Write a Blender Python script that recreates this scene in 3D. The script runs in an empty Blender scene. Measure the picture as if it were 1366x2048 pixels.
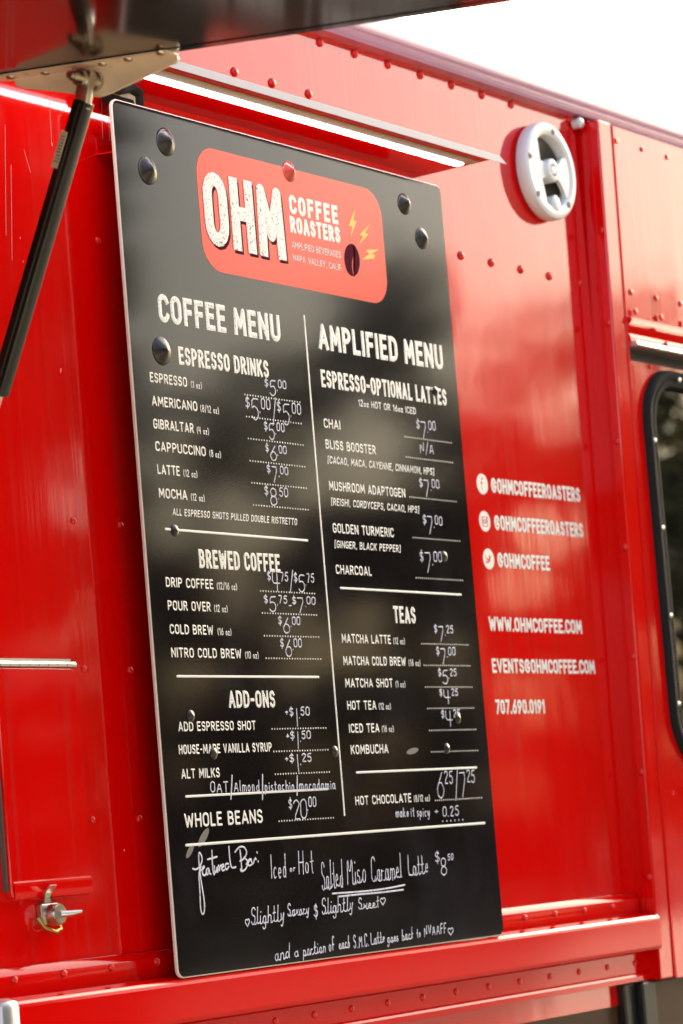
import bpy, bmesh, math, random
from mathutils import Vector, Matrix
random.seed(7)
scene = bpy.context.scene
COL = scene.collection
PI = math.pi
R = math.radians

# ------------------------------------------------------------------ camera
YAW, PITCH, ROLL = 0.6022434, 0.0770032, -0.0815439
CAM = Vector((-3.0559616, -2.4645820, 1.6034235))
FPX, PPX, PPY = 5700.0, 683.0, 1262.28        # in pixels of the 1366 x 2048 photograph
FWD = Vector((math.cos(YAW)*math.cos(PITCH), math.sin(YAW)*math.cos(PITCH), math.sin(PITCH)))
_r = Vector((math.sin(YAW), -math.cos(YAW), 0)); _u = _r.cross(FWD)
RGT = _r*math.cos(ROLL) + _u*math.sin(ROLL)
UPV = _u*math.cos(ROLL) - _r*math.sin(ROLL)
cam = bpy.data.cameras.new('camera'); camo = bpy.data.objects.new('camera', cam); COL.objects.link(camo)
m = Matrix((RGT, UPV, -FWD)).transposed().to_4x4(); m.translation = CAM
camo.matrix_world = m
cam.sensor_fit = 'VERTICAL'; cam.sensor_height = 36; cam.sensor_width = 24
cam.lens = FPX/2048*36
cam.shift_y = (PPY-1024)/2048
cam.clip_start = 0.05; cam.clip_end = 2000
cam.dof.use_dof = True; cam.dof.focus_distance = 4.03; cam.dof.aperture_fstop = 5.6
scene.camera = camo

# ------------------------------------------------------------------ sky, sun, exposure
SUN_EL, SUN_AZ = 22.0, 10.5        # azimuth measured from +x towards +y
w = bpy.data.worlds.new('World'); scene.world = w; w.use_nodes = True
nt = w.node_tree; bg = nt.nodes['Background']
sky = nt.nodes.new('ShaderNodeTexSky'); sky.sky_type = 'NISHITA'; sky.sun_disc = False
sky.sun_elevation = R(SUN_EL); sky.sun_rotation = R(90-SUN_AZ)
sky.air_density = 1.3; sky.dust_density = 8.0; sky.ozone_density = 1.0
nt.links.new(sky.outputs[0], bg.inputs[0]); bg.inputs[1].default_value = 0.12
sl = bpy.data.lights.new('sun', 'SUN'); sl.energy = 3.5; sl.angle = R(0.5); sl.color = (1, .93, .82)
so = bpy.data.objects.new('sun', sl); COL.objects.link(so)
sd = Vector((math.cos(R(SUN_EL))*math.cos(R(SUN_AZ)), math.cos(R(SUN_EL))*math.sin(R(SUN_AZ)), math.sin(R(SUN_EL))))
so.rotation_euler = sd.to_track_quat('Z', 'Y').to_euler(); so.location = (20, 5, 20)
vs = scene.view_settings; vs.view_transform = 'Standard'; vs.look = 'None'; vs.gamma = 1; vs.exposure = 2.75
scene.cycles.max_bounces = 8

# ------------------------------------------------------------------ helpers
def tag(o, label=None, cat=None, group=None, kind=None):
    for k, v in (('label', label), ('category', cat), ('group', group), ('kind', kind)):
        if v: o[k] = v
    return o
def empty(name, loc=(0, 0, 0)):
    o = bpy.data.objects.new(name, None); o.location = loc; o.empty_display_size = .1; COL.objects.link(o); return o
def link(name, me, parent=None, loc=None):
    """a mesh in world coordinates, parented without moving it"""
    o = bpy.data.objects.new(name, me); COL.objects.link(o)
    if parent:
        o.parent = parent
        p, off = parent, Vector((0, 0, 0))
        while p: off += p.location; p = p.parent
        o.location = (Vector(loc) if loc else Vector((0, 0, 0))) - off
    elif loc: o.location = loc
    return o
def mesh(name, V, Fs, mats, parent=None, smooth=False, mi=None):
    me = bpy.data.meshes.new(name); me.from_pydata([tuple(v) for v in V], [], Fs)
    for mm in (mats if isinstance(mats, (list, tuple)) else [mats]): me.materials.append(mm)
    if mi: me.polygons.foreach_set('material_index', mi)
    if smooth: me.polygons.foreach_set('use_smooth', [True]*len(Fs))
    me.update()
    return link(name, me, parent)
def bmobj(name, bm, mats, parent=None, smooth=None):
    bmesh.ops.recalc_face_normals(bm, faces=bm.faces)
    me = bpy.data.meshes.new(name); bm.to_mesh(me); bm.free()
    for mm in (mats if isinstance(mats, (list, tuple)) else [mats]): me.materials.append(mm)
    if smooth is not None:
        me.polygons.foreach_set('use_smooth', [True]*len(me.polygons)); me.set_sharp_from_angle(angle=R(smooth))
    return link(name, me, parent)
def box(bm, x0, x1, y0, y1, z0, z1, bev=0):
    vs_ = [bm.verts.new((x, y, z)) for x in (x0, x1) for y in (y0, y1) for z in (z0, z1)]
    fs = [bm.faces.new([vs_[i] for i in q]) for q in ((0,1,3,2),(4,6,7,5),(0,4,5,1),(2,3,7,6),(0,2,6,4),(1,5,7,3))]
    bmesh.ops.recalc_face_normals(bm, faces=fs)
    if bev:
        es = list({e for f in fs for e in f.edges})
        bmesh.ops.bevel(bm, geom=es, offset=bev, segments=2, profile=.5, affect='EDGES')
def prism(bm, pts, x0, x1, ends=None):
    """closed (y, z) profile drawn out along x; ends = second profile for the far end"""
    a = [bm.verts.new((x0, y, z)) for y, z in pts]; b = [bm.verts.new((x1, y, z)) for y, z in (ends or pts)]
    n = len(pts)
    for i in range(n): bm.faces.new((a[i], a[(i+1) % n], b[(i+1) % n], b[i]))
    bm.faces.new(a); bm.faces.new(b[::-1])
def tube(bm, pts, rad, n=10, caps=True):
    rings = []; pts = [Vector(p) for p in pts]
    for i, p in enumerate(pts):
        d = (pts[min(i+1, len(pts)-1)]-pts[max(i-1, 0)]).normalized()
        s = d.cross(Vector((.13, .2, 1)) if abs(d.z) < .9 else Vector((1, .1, 0))).normalized(); t = d.cross(s)
        r_ = rad[i] if isinstance(rad, (list, tuple)) else rad
        rings.append([bm.verts.new(p+(s*math.cos(2*PI*k/n)+t*math.sin(2*PI*k/n))*r_) for k in range(n)])
    for a, b in zip(rings, rings[1:]):
        for k in range(n): bm.faces.new((a[k], a[(k+1) % n], b[(k+1) % n], b[k]))
    if caps: bm.faces.new(rings[0]); bm.faces.new(rings[-1][::-1])
def lathe(bm, prof, c, n=32, axis='Y'):
    """prof: (radius, outward height); axis points to -y (out of the wall)"""
    rings = []
    for r_, h in prof:
        if r_ < 1e-6: rings.append([bm.verts.new((c[0], c[1]-h, c[2]))])
        else: rings.append([bm.verts.new((c[0]+r_*math.cos(2*PI*k/n), c[1]-h, c[2]+r_*math.sin(2*PI*k/n))) for k in range(n)])
    for a, b in zip(rings, rings[1:]):
        if len(a) == 1 and len(b) == 1: continue
        for k in range(n):
            k2 = (k+1) % n
            if len(a) == 1: bm.faces.new((a[0], b[k2], b[k]))
            elif len(b) == 1: bm.faces.new((a[k], a[k2], b[0]))
            else: bm.faces.new((a[k], a[k2], b[k2], b[k]))

# points of the photograph on the real planes of the truck (the wall is y = 0)
def ray(px, py): return RGT*((px-PPX)/FPX) + UPV*((PPY-py)/FPX) + FWD
def on_y(px, py, Y=0.0):
    d = ray(px, py); return CAM + d*((Y-CAM.y)/d.y)
def on_x(px, py, X):
    d = ray(px, py); return CAM + d*((X-CAM.x)/d.x)
def x_at(px, z, Y):
    """x of the point at height z on plane Y that lies in photo column px"""
    lo, hi = -1.0, 3.0
    for _ in range(40):
        mid = (lo+hi)/2; d = Vector((mid, Y, z))-CAM
        if PPX+FPX*d.dot(RGT)/d.dot(FWD) < px: lo = mid
        else: hi = mid
    return (lo+hi)/2

# ------------------------------------------------------------------ materials
def mat(name, base, rough=.5, metal=0.0, spec=.5, coat=0.0):
    mm = bpy.data.materials.new(name); mm.use_nodes = True
    b = mm.node_tree.nodes['Principled BSDF']
    b.inputs['Base Color'].default_value = (*base, 1); b.inputs['Roughness'].default_value = rough
    b.inputs['Metallic'].default_value = metal; b.inputs['Specular IOR Level'].default_value = spec
    if coat: b.inputs['Coat Weight'].default_value = coat; b.inputs['Coat Roughness'].default_value = .08
    return mm
def node(mm, t, **kw):
    n = mm.node_tree.nodes.new(t)
    for k, v in kw.items(): setattr(n, k, v)
    return n
def bumpy(mm, scale, strength, dist=.001, stretch=(1, 1, 1), detail=3, rough=None, chain=None):
    L = mm.node_tree.links; b = mm.node_tree.nodes['Principled BSDF']
    tc = node(mm, 'ShaderNodeTexCoord'); mp = node(mm, 'ShaderNodeMapping'); mp.inputs['Scale'].default_value = stretch
    nz = node(mm, 'ShaderNodeTexNoise'); nz.inputs['Scale'].default_value = scale; nz.inputs['Detail'].default_value = detail
    bp = node(mm, 'ShaderNodeBump'); bp.inputs['Strength'].default_value = strength; bp.inputs['Distance'].default_value = dist
    L.new(tc.outputs['Object'], mp.inputs[0]); L.new(mp.outputs[0], nz.inputs['Vector']); L.new(nz.outputs[0], bp.inputs['Height'])
    if chain: L.new(chain.outputs[0], bp.inputs['Normal'])
    L.new(bp.outputs[0], b.inputs['Normal'])
    if rough:
        mr = node(mm, 'ShaderNodeMapRange'); mr.inputs[1].default_value = .3; mr.inputs[2].default_value = .7
        mr.inputs[3].default_value, mr.inputs[4].default_value = rough
        L.new(nz.outputs[0], mr.inputs[0]); L.new(mr.outputs[0], b.inputs['Roughness'])
    return bp
def speckle(mm, c2, scale, lo, hi, stretch=(1, 1, 1), detail=4):
    """mixes a second colour into the base where a noise is high (dirt, wear)"""
    L = mm.node_tree.links; b = mm.node_tree.nodes['Principled BSDF']
    tc = node(mm, 'ShaderNodeTexCoord'); mp = node(mm, 'ShaderNodeMapping'); mp.inputs['Scale'].default_value = stretch
    nz = node(mm, 'ShaderNodeTexNoise'); nz.inputs['Scale'].default_value = scale; nz.inputs['Detail'].default_value = detail
    mr = node(mm, 'ShaderNodeMapRange'); mr.inputs[1].default_value = lo; mr.inputs[2].default_value = hi
    mx = node(mm, 'ShaderNodeMix', data_type='RGBA')
    src = b.inputs['Base Color']
    if src.is_linked: L.new(src.links[0].from_socket, mx.inputs[6])
    else: mx.inputs[6].default_value = src.default_value
    mx.inputs[7].default_value = (*c2, 1)
    L.new(tc.outputs['Object'], mp.inputs[0]); L.new(mp.outputs[0], nz.inputs['Vector'])
    L.new(nz.outputs[0], mr.inputs[0]); L.new(mr.outputs[0], mx.inputs[0]); L.new(mx.outputs[2], src)

RED = (.66, .0012, .0008)
M = {}
M['red'] = mat('red_paint', RED, .2, spec=.7); speckle(M['red'], (.46, .02, .016), 1, .56, .8, (70, 70, 1.2), 5)
b1 = bumpy(M['red'], 1, .05, .0006, (150, 150, 1.6), 3, rough=(.035, .07))
b2 = bumpy(M['red'], 420, .022, .0005, detail=1, chain=b1)
bumpy(M['red'], 5, .22, .004, (1, 1, .7), 2, chain=b2)
M['trim'] = mat('red_trim_paint', RED, .08, spec=.3); bumpy(M['trim'], 260, .02, .0006)
M['roof_sky'] = mat('roof_sky_tint', (.5, .24, .38), .2, spec=1.0, coat=1.0); bumpy(M['roof_sky'], 30, .05, .002)  # mauve in the base colour stands in for the reflected sky
M['board'] = mat('board_laminate', (.008, .006, .0062), .055, spec=.38)
bumpy(M['board'], 360, .035, .0005, detail=2); speckle(M['board'], (.024, .021, .024), 9, .5, .85, detail=8, stretch=(1, 1, .6))
M['edge'] = mat('board_edge', (.72, .66, .6), .4)
M['print'] = mat('cream_print', (.76, .745, .70), .45)
M['worn'] = mat('worn_cream_print', (.76, .745, .70), .45); speckle(M['worn'], (.2, .18, .17), 340, .6, .66, detail=3)
M['marker'] = mat('white_marker', (.62, .62, .72), .6); speckle(M['marker'], (.3, .3, .36), 160, .5, .72, detail=3)
M['badge'] = mat('badge_red', (.78, .06, .028), .14, spec=.35); bumpy(M['badge'], 330, .04, .0006, detail=2)
M['purple'] = mat('badge_purple', (.085, .010, .022), .9, spec=.03)
M['yellow'] = mat('badge_yellow', (.85, .42, .03), .4)
M['white'] = mat('white_plastic', (.68, .67, .69), .35, coat=.2)
M['plate'] = mat('cream_bracket_paint', (.8, .7, .55), .4); bumpy(M['plate'], 90, .08); speckle(M['plate'], (.3, .24, .16), 60, .66, .8)
M['steel'] = mat('steel', (.55, .5, .43), .28, metal=1); bumpy(M['steel'], 120, .1)
M['brass'] = mat('worn_brass', (.4, .25, .08), .35, metal=1)
M['alu'] = mat('aluminium', (.7, .68, .64), .35, metal=1); bumpy(M['alu'], 80, .1)
M['black'] = mat('black_powder_coat', (.012, .011, .01), .3); bumpy(M['black'], 200, .05)
M['rubber'] = mat('black_rubber', (.015, .015, .015), .8, spec=.1)
M['seam'] = mat('dark_seam', (.008, .006, .006), .6)
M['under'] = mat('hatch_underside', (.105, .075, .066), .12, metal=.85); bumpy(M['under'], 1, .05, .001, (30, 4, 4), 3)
M['tan'] = mat('tan_lining', (.42, .34, .22), .5)
M['glass'] = mat('dark_glass', (.006, .007, .006), .0, spec=.75)
M['cone'] = mat('speaker_cone', (.05, .046, .042), .4)
M['seal'] = mat('grey_seal', (.1, .095, .085), .5)
M['lip'] = mat('lip_paint', (.44, .42, .48), .4)
M['sill'] = mat('brown_lower_panel', (.065, .034, .016), .3, spec=.12); bumpy(M['sill'], 3, .04, .004)
M['sticker'] = mat('paper_sticker', (.62, .58, .48), .5)
M['led'] = bpy.data.materials.new('led_light'); M['led'].use_nodes = True
_b = M['led'].node_tree.nodes['Principled BSDF']; _b.inputs['Emission Color'].default_value = (.93, .95, 1, 1); _b.inputs['Emission Strength'].default_value = 2.2
M['ground'] = mat('dry_ground', (.065, .048, .027), .95)
speckle(M['ground'], (.035, .04, .015), .12, .42, .6, detail=6); bumpy(M['ground'], 8, .5, .05)
M['bark'] = mat('bark', (.09, .065, .045), .85); bumpy(M['bark'], 14, .7, .03)
def leaf_mat(name, c1, c2):
    mm = bpy.data.materials.new(name); mm.use_nodes = True; n = mm.node_tree; L = n.links
    b = n.nodes['Principled BSDF']; out = n.nodes['Material Output']
    b.inputs['Roughness'].default_value = .6; b.inputs['Specular IOR Level'].default_value = .25
    oi = node(mm, 'ShaderNodeTexCoord'); nz = node(mm, 'ShaderNodeTexNoise'); nz.inputs['Scale'].default_value = .9
    cr = node(mm, 'ShaderNodeMix', data_type='RGBA'); cr.inputs[6].default_value = (*c1, 1); cr.inputs[7].default_value = (*c2, 1)
    tr = node(mm, 'ShaderNodeBsdfTranslucent'); ms = node(mm, 'ShaderNodeMixShader'); ms.inputs[0].default_value = .3
    L.new(oi.outputs['Object'], nz.inputs['Vector']); L.new(nz.outputs[0], cr.inputs[0])
    L.new(cr.outputs[2], b.inputs['Base Color']); L.new(cr.outputs[2], tr.inputs[0])
    L.new(b.outputs[0], ms.inputs[1]); L.new(tr.outputs[0], ms.inputs[2]); L.new(ms.outputs[0], out.inputs[0])
    return mm
M['leaf'] = leaf_mat('leaves', (.04, .045, .010), (.10, .085, .02))
M['leaf2'] = leaf_mat('dark_leaves', (.016, .02, .007), (.038, .038, .014))

# ------------------------------------------------------------------ the ground and the trees across the lot
bm = bmesh.new(); NG = 48
vg = [bm.verts.new((0, 0, 0))]; rings = []
for r_ in (4, 10, 25, 60, 150, 500): rings.append([bm.verts.new((r_*math.cos(2*PI*k/NG), r_*math.sin(2*PI*k/NG), 0)) for k in range(NG)])
for k in range(NG):
    bm.faces.new((vg[0], rings[0][k], rings[0][(k+1) % NG]))
    for a, b in zip(rings, rings[1:]): bm.faces.new((a[k], b[k], b[(k+1) % NG], a[(k+1) % NG]))
tag(bmobj('ground', bm, M['ground']), kind='structure')

GAPS = []        # openings in the foliage where the bright sky behind comes through
_rg = random.Random(21)
for k in range(120): GAPS.append((_rg.uniform(16, 56), _rg.uniform(-.6, 10.5), _rg.uniform(.25, .85)))
for k in range(34): GAPS.append((_rg.uniform(32, 39.5), _rg.uniform(.2, 9.5), _rg.uniform(.25, .7)))
def in_gap(p):
    b = math.degrees(math.atan2(-p.y, p.x)); d = math.hypot(p.x, p.y); e = math.degrees(math.atan2(p.z-1.6, d))
    return any((b-g[0])**2+(e-g[1])**2 < g[2]**2 for g in GAPS)
def tree(x, y, h, cr, seed, leafmat, label, n_leaf=5200, low=.18):
    rnd = random.Random(seed)
    root = empty('tree', (x, y, 0)); tag(root, label, 'tree', 'trees across the lot that the truck reflects')
    bm = bmesh.new(); base = Vector((x, y, -.05)); th = h*.62
    top = Vector((x+rnd.uniform(-.5, .5), y+rnd.uniform(-.5, .5), th))
    tr = .028*h
    tube(bm, [base, base.lerp(top, .15)+Vector((.1, 0, 0)), base.lerp(top, .5)+Vector((-.1, .1, 0)), top], [tr*1.4, tr, tr*.75, tr*.35], 10)
    clumps = []
    for i in range(11):
        t = rnd.uniform(low+.05, 1); p0 = base.lerp(top, t)
        a = rnd.uniform(0, 2*PI); ln = cr*rnd.uniform(.55, 1.05)*(1.15-.45*t)
        p2 = p0+Vector((math.cos(a)*ln, math.sin(a)*ln, ln*rnd.uniform(.15, .75)))
        p1 = p0.lerp(p2, .5)+Vector((0, 0, .12*ln))
        tube(bm, [p0, p1, p2], [tr*.35, tr*.2, tr*.06], 6)
        clumps += [(p2, cr*rnd.uniform(.3, .5)), (p1, cr*rnd.uniform(.2, .35))]
    for i in range(5): clumps.append((top+Vector((rnd.uniform(-1, 1)*cr*.4, rnd.uniform(-1, 1)*cr*.4, rnd.uniform(0, h*.33))), cr*rnd.uniform(.28, .45)))
    bmobj('trunk', bm, M['bark'], root, smooth=60)
    V, Fs = [], []
    tot = sum(r_**2 for _, r_ in clumps)
    for c, r_ in clumps:
        for k in range(int(n_leaf*r_*r_/tot)):
            d = Vector((rnd.gauss(0, 1), rnd.gauss(0, 1), rnd.gauss(0, .8))).normalized()*r_*rnd.random()**.45
            p = c+d; s = rnd.uniform(.13, .30)
            if in_gap(p): continue
            n = Vector((rnd.gauss(0, 1), rnd.gauss(0, 1), rnd.gauss(.6, 1))).normalized()
            u = n.orthogonal().normalized(); u.rotate(Matrix.Rotation(rnd.uniform(0, 6.28), 3, n)); v = n.cross(u)
            i0 = len(V)
            V += [p-u*s, p-v*s*.5+n*s*.1, p+u*s, p+v*s*.5+n*s*.1]; Fs.append((i0, i0+1, i0+2, i0+3))
    mesh('crown', V, Fs, leafmat, root)
    return root
TREES = [  # bearing from the wall line (degrees towards -y), distance, height, crown radius
 (20, 62, 13.0, 4.4, 'leaf', 'broad pale leaved tree at the far right end of the row'),
 (24.5, 58, 12.6, 3.9, 'leaf', 'dark bushy tree second from the right end of the row'),
 (27, 50, 11.0, 3.2, 'leaf', 'narrow dark tree standing just behind the drive'),
 (29.5, 55, 13.6, 3.9, 'leaf', 'tall loose tree mirrored in the cab window'),
 (33, 44, 12.0, 3.1, 'leaf2', 'low dark tree mirrored beside the contact lettering'),
 (36.5, 46, 11.5, 3.4, 'leaf', 'tall spreading tree mirrored in the right half of the menu'),
 (39.5, 41, 10.8, 2.6, 'leaf2', 'dark round tree mirrored in the left half of the menu'),
 (45, 36, 15, 3.6, 'leaf', 'big open crowned tree mirrored left of the menu'),
 (52, 36, 14.5, 3.8, 'leaf2', 'dark tree at the far left end of the row'),
]
for i, (a, d, h, cr, lm, lab) in enumerate(TREES):
    tree(1+d*math.cos(R(a)), -d*math.sin(R(a)), h, cr, 40+i, M[lm], lab)
# the woods behind them, one dark mass round the far side of the lot
rnd = random.Random(99)
def woods(n, a0, a1, d0, d1, topf, s0, s1):
    V, Fs = [], []
    for k in range(n):
        a = R(rnd.uniform(a0, a1)); d = rnd.uniform(d0, d1); top = topf(a)*rnd.uniform(.86, 1)
        p = Vector((d*math.cos(a), -d*math.sin(a), top*rnd.random()**.85)); s_ = rnd.uniform(s0, s1)
        if in_gap(p): continue
        n_ = Vector((rnd.gauss(0, 1), rnd.gauss(0, 1), rnd.gauss(.4, 1))).normalized(); u = n_.orthogonal().normalized(); v = n_.cross(u); i0 = len(V)
        V += [p-u*s_, p-v*s_*.6, p+u*s_, p+v*s_*.6]; Fs.append((i0, i0+1, i0+2, i0+3))
    return V, Fs
V, Fs = woods(22000, 8, 66, 64, 76, lambda a: 9.6+1.5*math.sin(a*17)+1.4*math.sin(a*41+1)+1.2*math.sin(a*93), .22, .6)
tag(mesh('woodland', V, Fs, M['leaf2']), 'distant dark woods beyond the row of trees', 'woods', kind='stuff')
V, Fs = woods(9000, 38.9, 98, 17, 23, lambda a: 11.5+1.5*math.sin(a*13)+1.2*math.sin(a*31+1), .25, .6)  # unseen thicket, added to hold sky light off the wall
M['leaf3'] = leaf_mat('darkened_leaves', (.010, .012, .005), (.022, .022, .009))  # leaf colour darkened so the wall mirrors less light
tag(mesh('woodland', V, Fs, M['leaf3']), 'tall unseen thicket added near the truck to block sky light', 'woods', kind='stuff')
# pale concrete drive that runs out ahead of the truck
dp = [(13, -5.2), (64, -26), (60, -33.5), (30, -17.2), (12, -7.0)]
bm = bmesh.new(); v1 = [bm.verts.new((x, y, .006)) for x, y in ((-30, -1.2), (-1.0, -1.2), (1.5, -2.2), (1.0, -9), (-8, -16), (-30, -16))]; bm.faces.new(v1)  # unseen pale pad, added to bounce warm light onto bracket plate and hatch
M['bounce'] = mat('bounce_pad_surface', (.3, .245, .175), .9); speckle(M['bounce'], (.22, .18, .13), 1.2, .45, .7, detail=6)
tag(bmobj('bounce_pad', bm, M['bounce']), kind='structure')
bm = bmesh.new(); v1 = [bm.verts.new((x, y, .006)) for x, y in dp]; bm.faces.new(v1)
M['drive'] = mat('pale_concrete', (.5, .43, .33), .85); speckle(M['drive'], (.3, .25, .18), .5, .5, .7, detail=5)
tag(bmobj('road', bm, M['drive']), kind='structure')

# ------------------------------------------------------------------ the food truck
truck = empty('food_truck', (0.5, 1.1, 0))
tag(truck, 'glossy red food truck with riveted panels, raised serving hatch and white contact lettering', 'food truck')
X0, X1 = -2.7, 4.2           # rear and front ends of the body
PIL_Z = 1.454
def pil_x(z): return 1.366+.0337*(z-PIL_Z)
def rivet_bm():
    bm = bmesh.new()
    lathe(bm, [(.0078, -.001), (.0078, .0012), (.0066, .0034), (.004, .0048), (0, .0053)], (0, 0, 0), 12); return bm
_rb = rivet_bm(); bmesh.ops.recalc_face_normals(_rb, faces=_rb.faces)
RIVET = bpy.data.meshes.new('rivet'); _rb.to_mesh(RIVET); _rb.free(); M['rivetred'] = mat('rivet_paint', RED, .3, spec=.6); RIVET.materials.append(M['rivetred'])
RIVET.polygons.foreach_set('use_smooth', [True]*len(RIVET.polygons))
def rivet(x, y, z, rot=None, s=1.0, par=None, name='rivet'):
    o = link(name, RIVET, par or truck, (x, y, z)); o.scale = (s, s, s)
    if rot: o.rotation_euler = rot
    return o

# side wall, with the serving opening behind the hatch left of the picture
WX0, WX1, WZ0, WZ1 = -2.25, -.43, 1.62, 2.56
bm = bmesh.new()
def sheet(x0, x1, z0, z1): box(bm, x0, x1, 0, .03, z0, z1)
sheet(X0, WX0, 1.30, 2.905); sheet(WX1, 1.40, 1.30, 2.905); sheet(WX0, WX1, 1.30, WZ0); sheet(WX0, WX1, WZ1, 2.905)
bmobj('wall_panel', bm, M['red'], truck)
bm = bmesh.new()
box(bm, WX0, WX1, .45, .47, WZ0, WZ1); box(bm, WX0, WX1, .03, .45, WZ1, WZ1+.02); box(bm, WX0, WX1, .03, .45, WZ0-.02, WZ0)
bmobj('serving_window', bm, M['seam'], truck)
# rest of the body
bm = bmesh.new()
box(bm, X0, X1, 2.19, 2.22, .45, 2.9); box(bm, X0-.03, X0, 0, 2.22, .45, 2.9); box(bm, X1, X1+.03, 0, 2.22, .45, 2.9)
box(bm, X0, X1, .04, 2.19, .45, .5)
bmobj('body_shell', bm, M['trim'], truck)
# roof and its rounded edge
def cap_profile(y0):
    pts = [(.03, 2.893), (y0, 2.893), (y0-.006, 2.893), (y0-.0075, 2.898), (y0-.0035, 2.901), (y0-.0045, 2.9035)]
    for k in range(13):
        a = R(200-k*9.2); pts.append((y0+.047+.056*math.cos(a), 2.926+.062*math.sin(a)))
    pts += [(1.1, 3.0), (1.1, 2.95), (.03, 2.95)]
    return pts
def lowered(y0, dz): return [(y, z-dz if z < 2.999 else z-.003) for y, z in cap_profile(y0)]
CP0 = lowered(-.014, .006)
bm = bmesh.new(); prism(bm, CP0, X0, X1); bmobj('roof_edge', bm, M['roof_sky'], truck, smooth=35)
bm = bmesh.new(); box(bm, X0, X1, 1.1, 2.22, 2.95, 3.0); bmobj('roof', bm, M['roof_sky'], truck)
# folded flange at the foot of the wall and the belt rail under it
XR = pil_x(1.45)-.003
bm = bmesh.new(); prism(bm, [(0.001, 1.4905), (-.004, 1.4895), (-.011, 1.4805), (-.0115, 1.479), (-.0115, 1.452), (.001, 1.452)], WX1, 1.36)
bmobj('wall_flange', bm, M['trim'], truck, smooth=25)
bm = bmesh.new()
prism(bm, [(.001, 1.4535), (-.030, 1.4530), (-.046, 1.4485), (-.0495, 1.4450), (-.0505, 1.441), (-.0505, 1.396), (-.0485, 1.391), (-.044, 1.389), (-.012, 1.3895), (.001, 1.3895)], -.33, XR)
bmobj('belt_rail', bm, M['trim'], truck, smooth=12)
bm = bmesh.new()
prism(bm, [(.001, 1.3895), (-.012, 1.3890), (-.0165, 1.385), (-.0165, 1.3525), (-.0215, 1.3500), (-.0235, 1.3465), (-.0235, 1.338), (-.010, 1.336), (.001, 1.336)], X0, XR)
bmobj('skirt_strip', bm, M['trim'], truck, smooth=12)
bm = bmesh.new(); box(bm, X0, pil_x(1.33)-.085, .002, .02, .45, 1.3355); box(bm, pil_x(1.33)+.002, X1, -.022, .02, .45, 1.332)
bmobj('lower_panel', bm, M['sill'], truck)
bm = bmesh.new(); box(bm, pil_x(1.33)-.085, pil_x(1.33)-.048, -.016, .002, .4, 1.3355, .003); box(bm, pil_x(1.33)-.044, pil_x(1.33)+.0015, -.030, .002, .4, 1.3355, .003)
bmobj('black_post', bm, M['black'], truck)
bm = bmesh.new(); box(bm, -.372, -.334, -.062, .0, 1.05, 1.4545, .012); bmobj('corner_cap', bm, M['alu'], truck, smooth=40)
# pillar between body and cab: the face turned to us is a riveted return
def pillar(bm, dx0, dx1, y0, y1, z0, z1):
    vv = [bm.verts.new((pil_x(z)+dx, y, z)) for dx in (dx0, dx1) for y in (y0, y1) for z in (z0, z1)]
    fs = [bm.faces.new([vv[i] for i in q]) for q in ((0,1,3,2),(4,6,7,5),(0,4,5,1),(2,3,7,6),(0,2,6,4),(1,5,7,3))]
    return fs
bm = bmesh.new(); pillar(bm, 0, .047, -.042, .02, 1.336, 2.879)
bmesh.ops.bevel(bm, geom=[e for e in bm.edges], offset=.003, segments=2, profile=.5, affect='EDGES')
bmobj('door_pillar', bm, M['red'], truck, smooth=15)
bm = bmesh.new(); pillar(bm, -.003, -.0002, -.0235, -.0195, 1.455, 2.88); bmobj('sealant_bead', bm, M['trim'], truck)
bm = bmesh.new(); pillar(bm, .0475, .053, -.0445, .01, 1.336, 2.876)
bmesh.ops.bevel(bm, geom=[e for e in bm.edges], offset=.0022, segments=2, profile=.5, affect='EDGES')
bmobj('door_gasket', bm, M['trim'], truck, smooth=15)
for z in (2.675, 2.505, 2.29, 2.10, 1.905, 1.70, 1.515): rivet(pil_x(z)-.0005, -.033, z, (0, 0, -PI/2), .75)
bm = bmesh.new(); lathe(bm, [(.009, -.012), (.0095, .003), (.006, .006), (0, .007)], (1.392, -.016, 2.874), 16); bmobj('sealant_dab', bm, M['white'], truck, smooth=40)
# cab side right of the pillar
XC = 1.42
bm = bmesh.new()
def csheet(x0, x1, z0, z1, y=-.035): box(bm, x0, x1, y, .02, z0, z1)
GX0, GX1, GZ0, GZ1 = 1.493, 2.35, 1.70, 2.437      # window rubber
csheet(pil_x(2.7)+.0535, X1, 2.524, 2.879)
csheet(pil_x(2.0)+.0535, X1, 2.434, 2.446, -.030)
csheet(pil_x(1.9)+.0535, GX0+.03, 1.334, 2.434); csheet(GX1-.03, X1, 1.334, 2.434); csheet(GX0+.03, GX1-.03, 1.334, GZ0+.03); csheet(GX0+.03, GX1-.03, GZ1-.03, 2.434)
bmobj('cab_side', bm, M['red'], truck)
bm = bmesh.new()
prism(bm, [(.0, 2.5238), (-.040, 2.5238), (-.052, 2.519), (-.053, 2.513), (-.044, 2.506), (-.042, 2.494), (-.047, 2.486), (-.047, 2.476), (.0, 2.476)], pil_x(2.5)+.054, X1)
dr = bmobj('drip_rail', bm, M['trim'], truck, smooth=35)
bm = bmesh.new(); prism(bm, [(-.01, 2.4755), (-.058, 2.4755), (-.060, 2.469), (-.056, 2.4665), (-.01, 2.4665)], pil_x(2.5)+.0545, X1); bmobj('rail_lip', bm, M['alu'], dr)
bm = bmesh.new(); box(bm, pil_x(2.45)+.054, X1, -.028, .015, 2.4465, 2.466); bmobj('door_gap', bm, M['seam'], dr)
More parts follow.
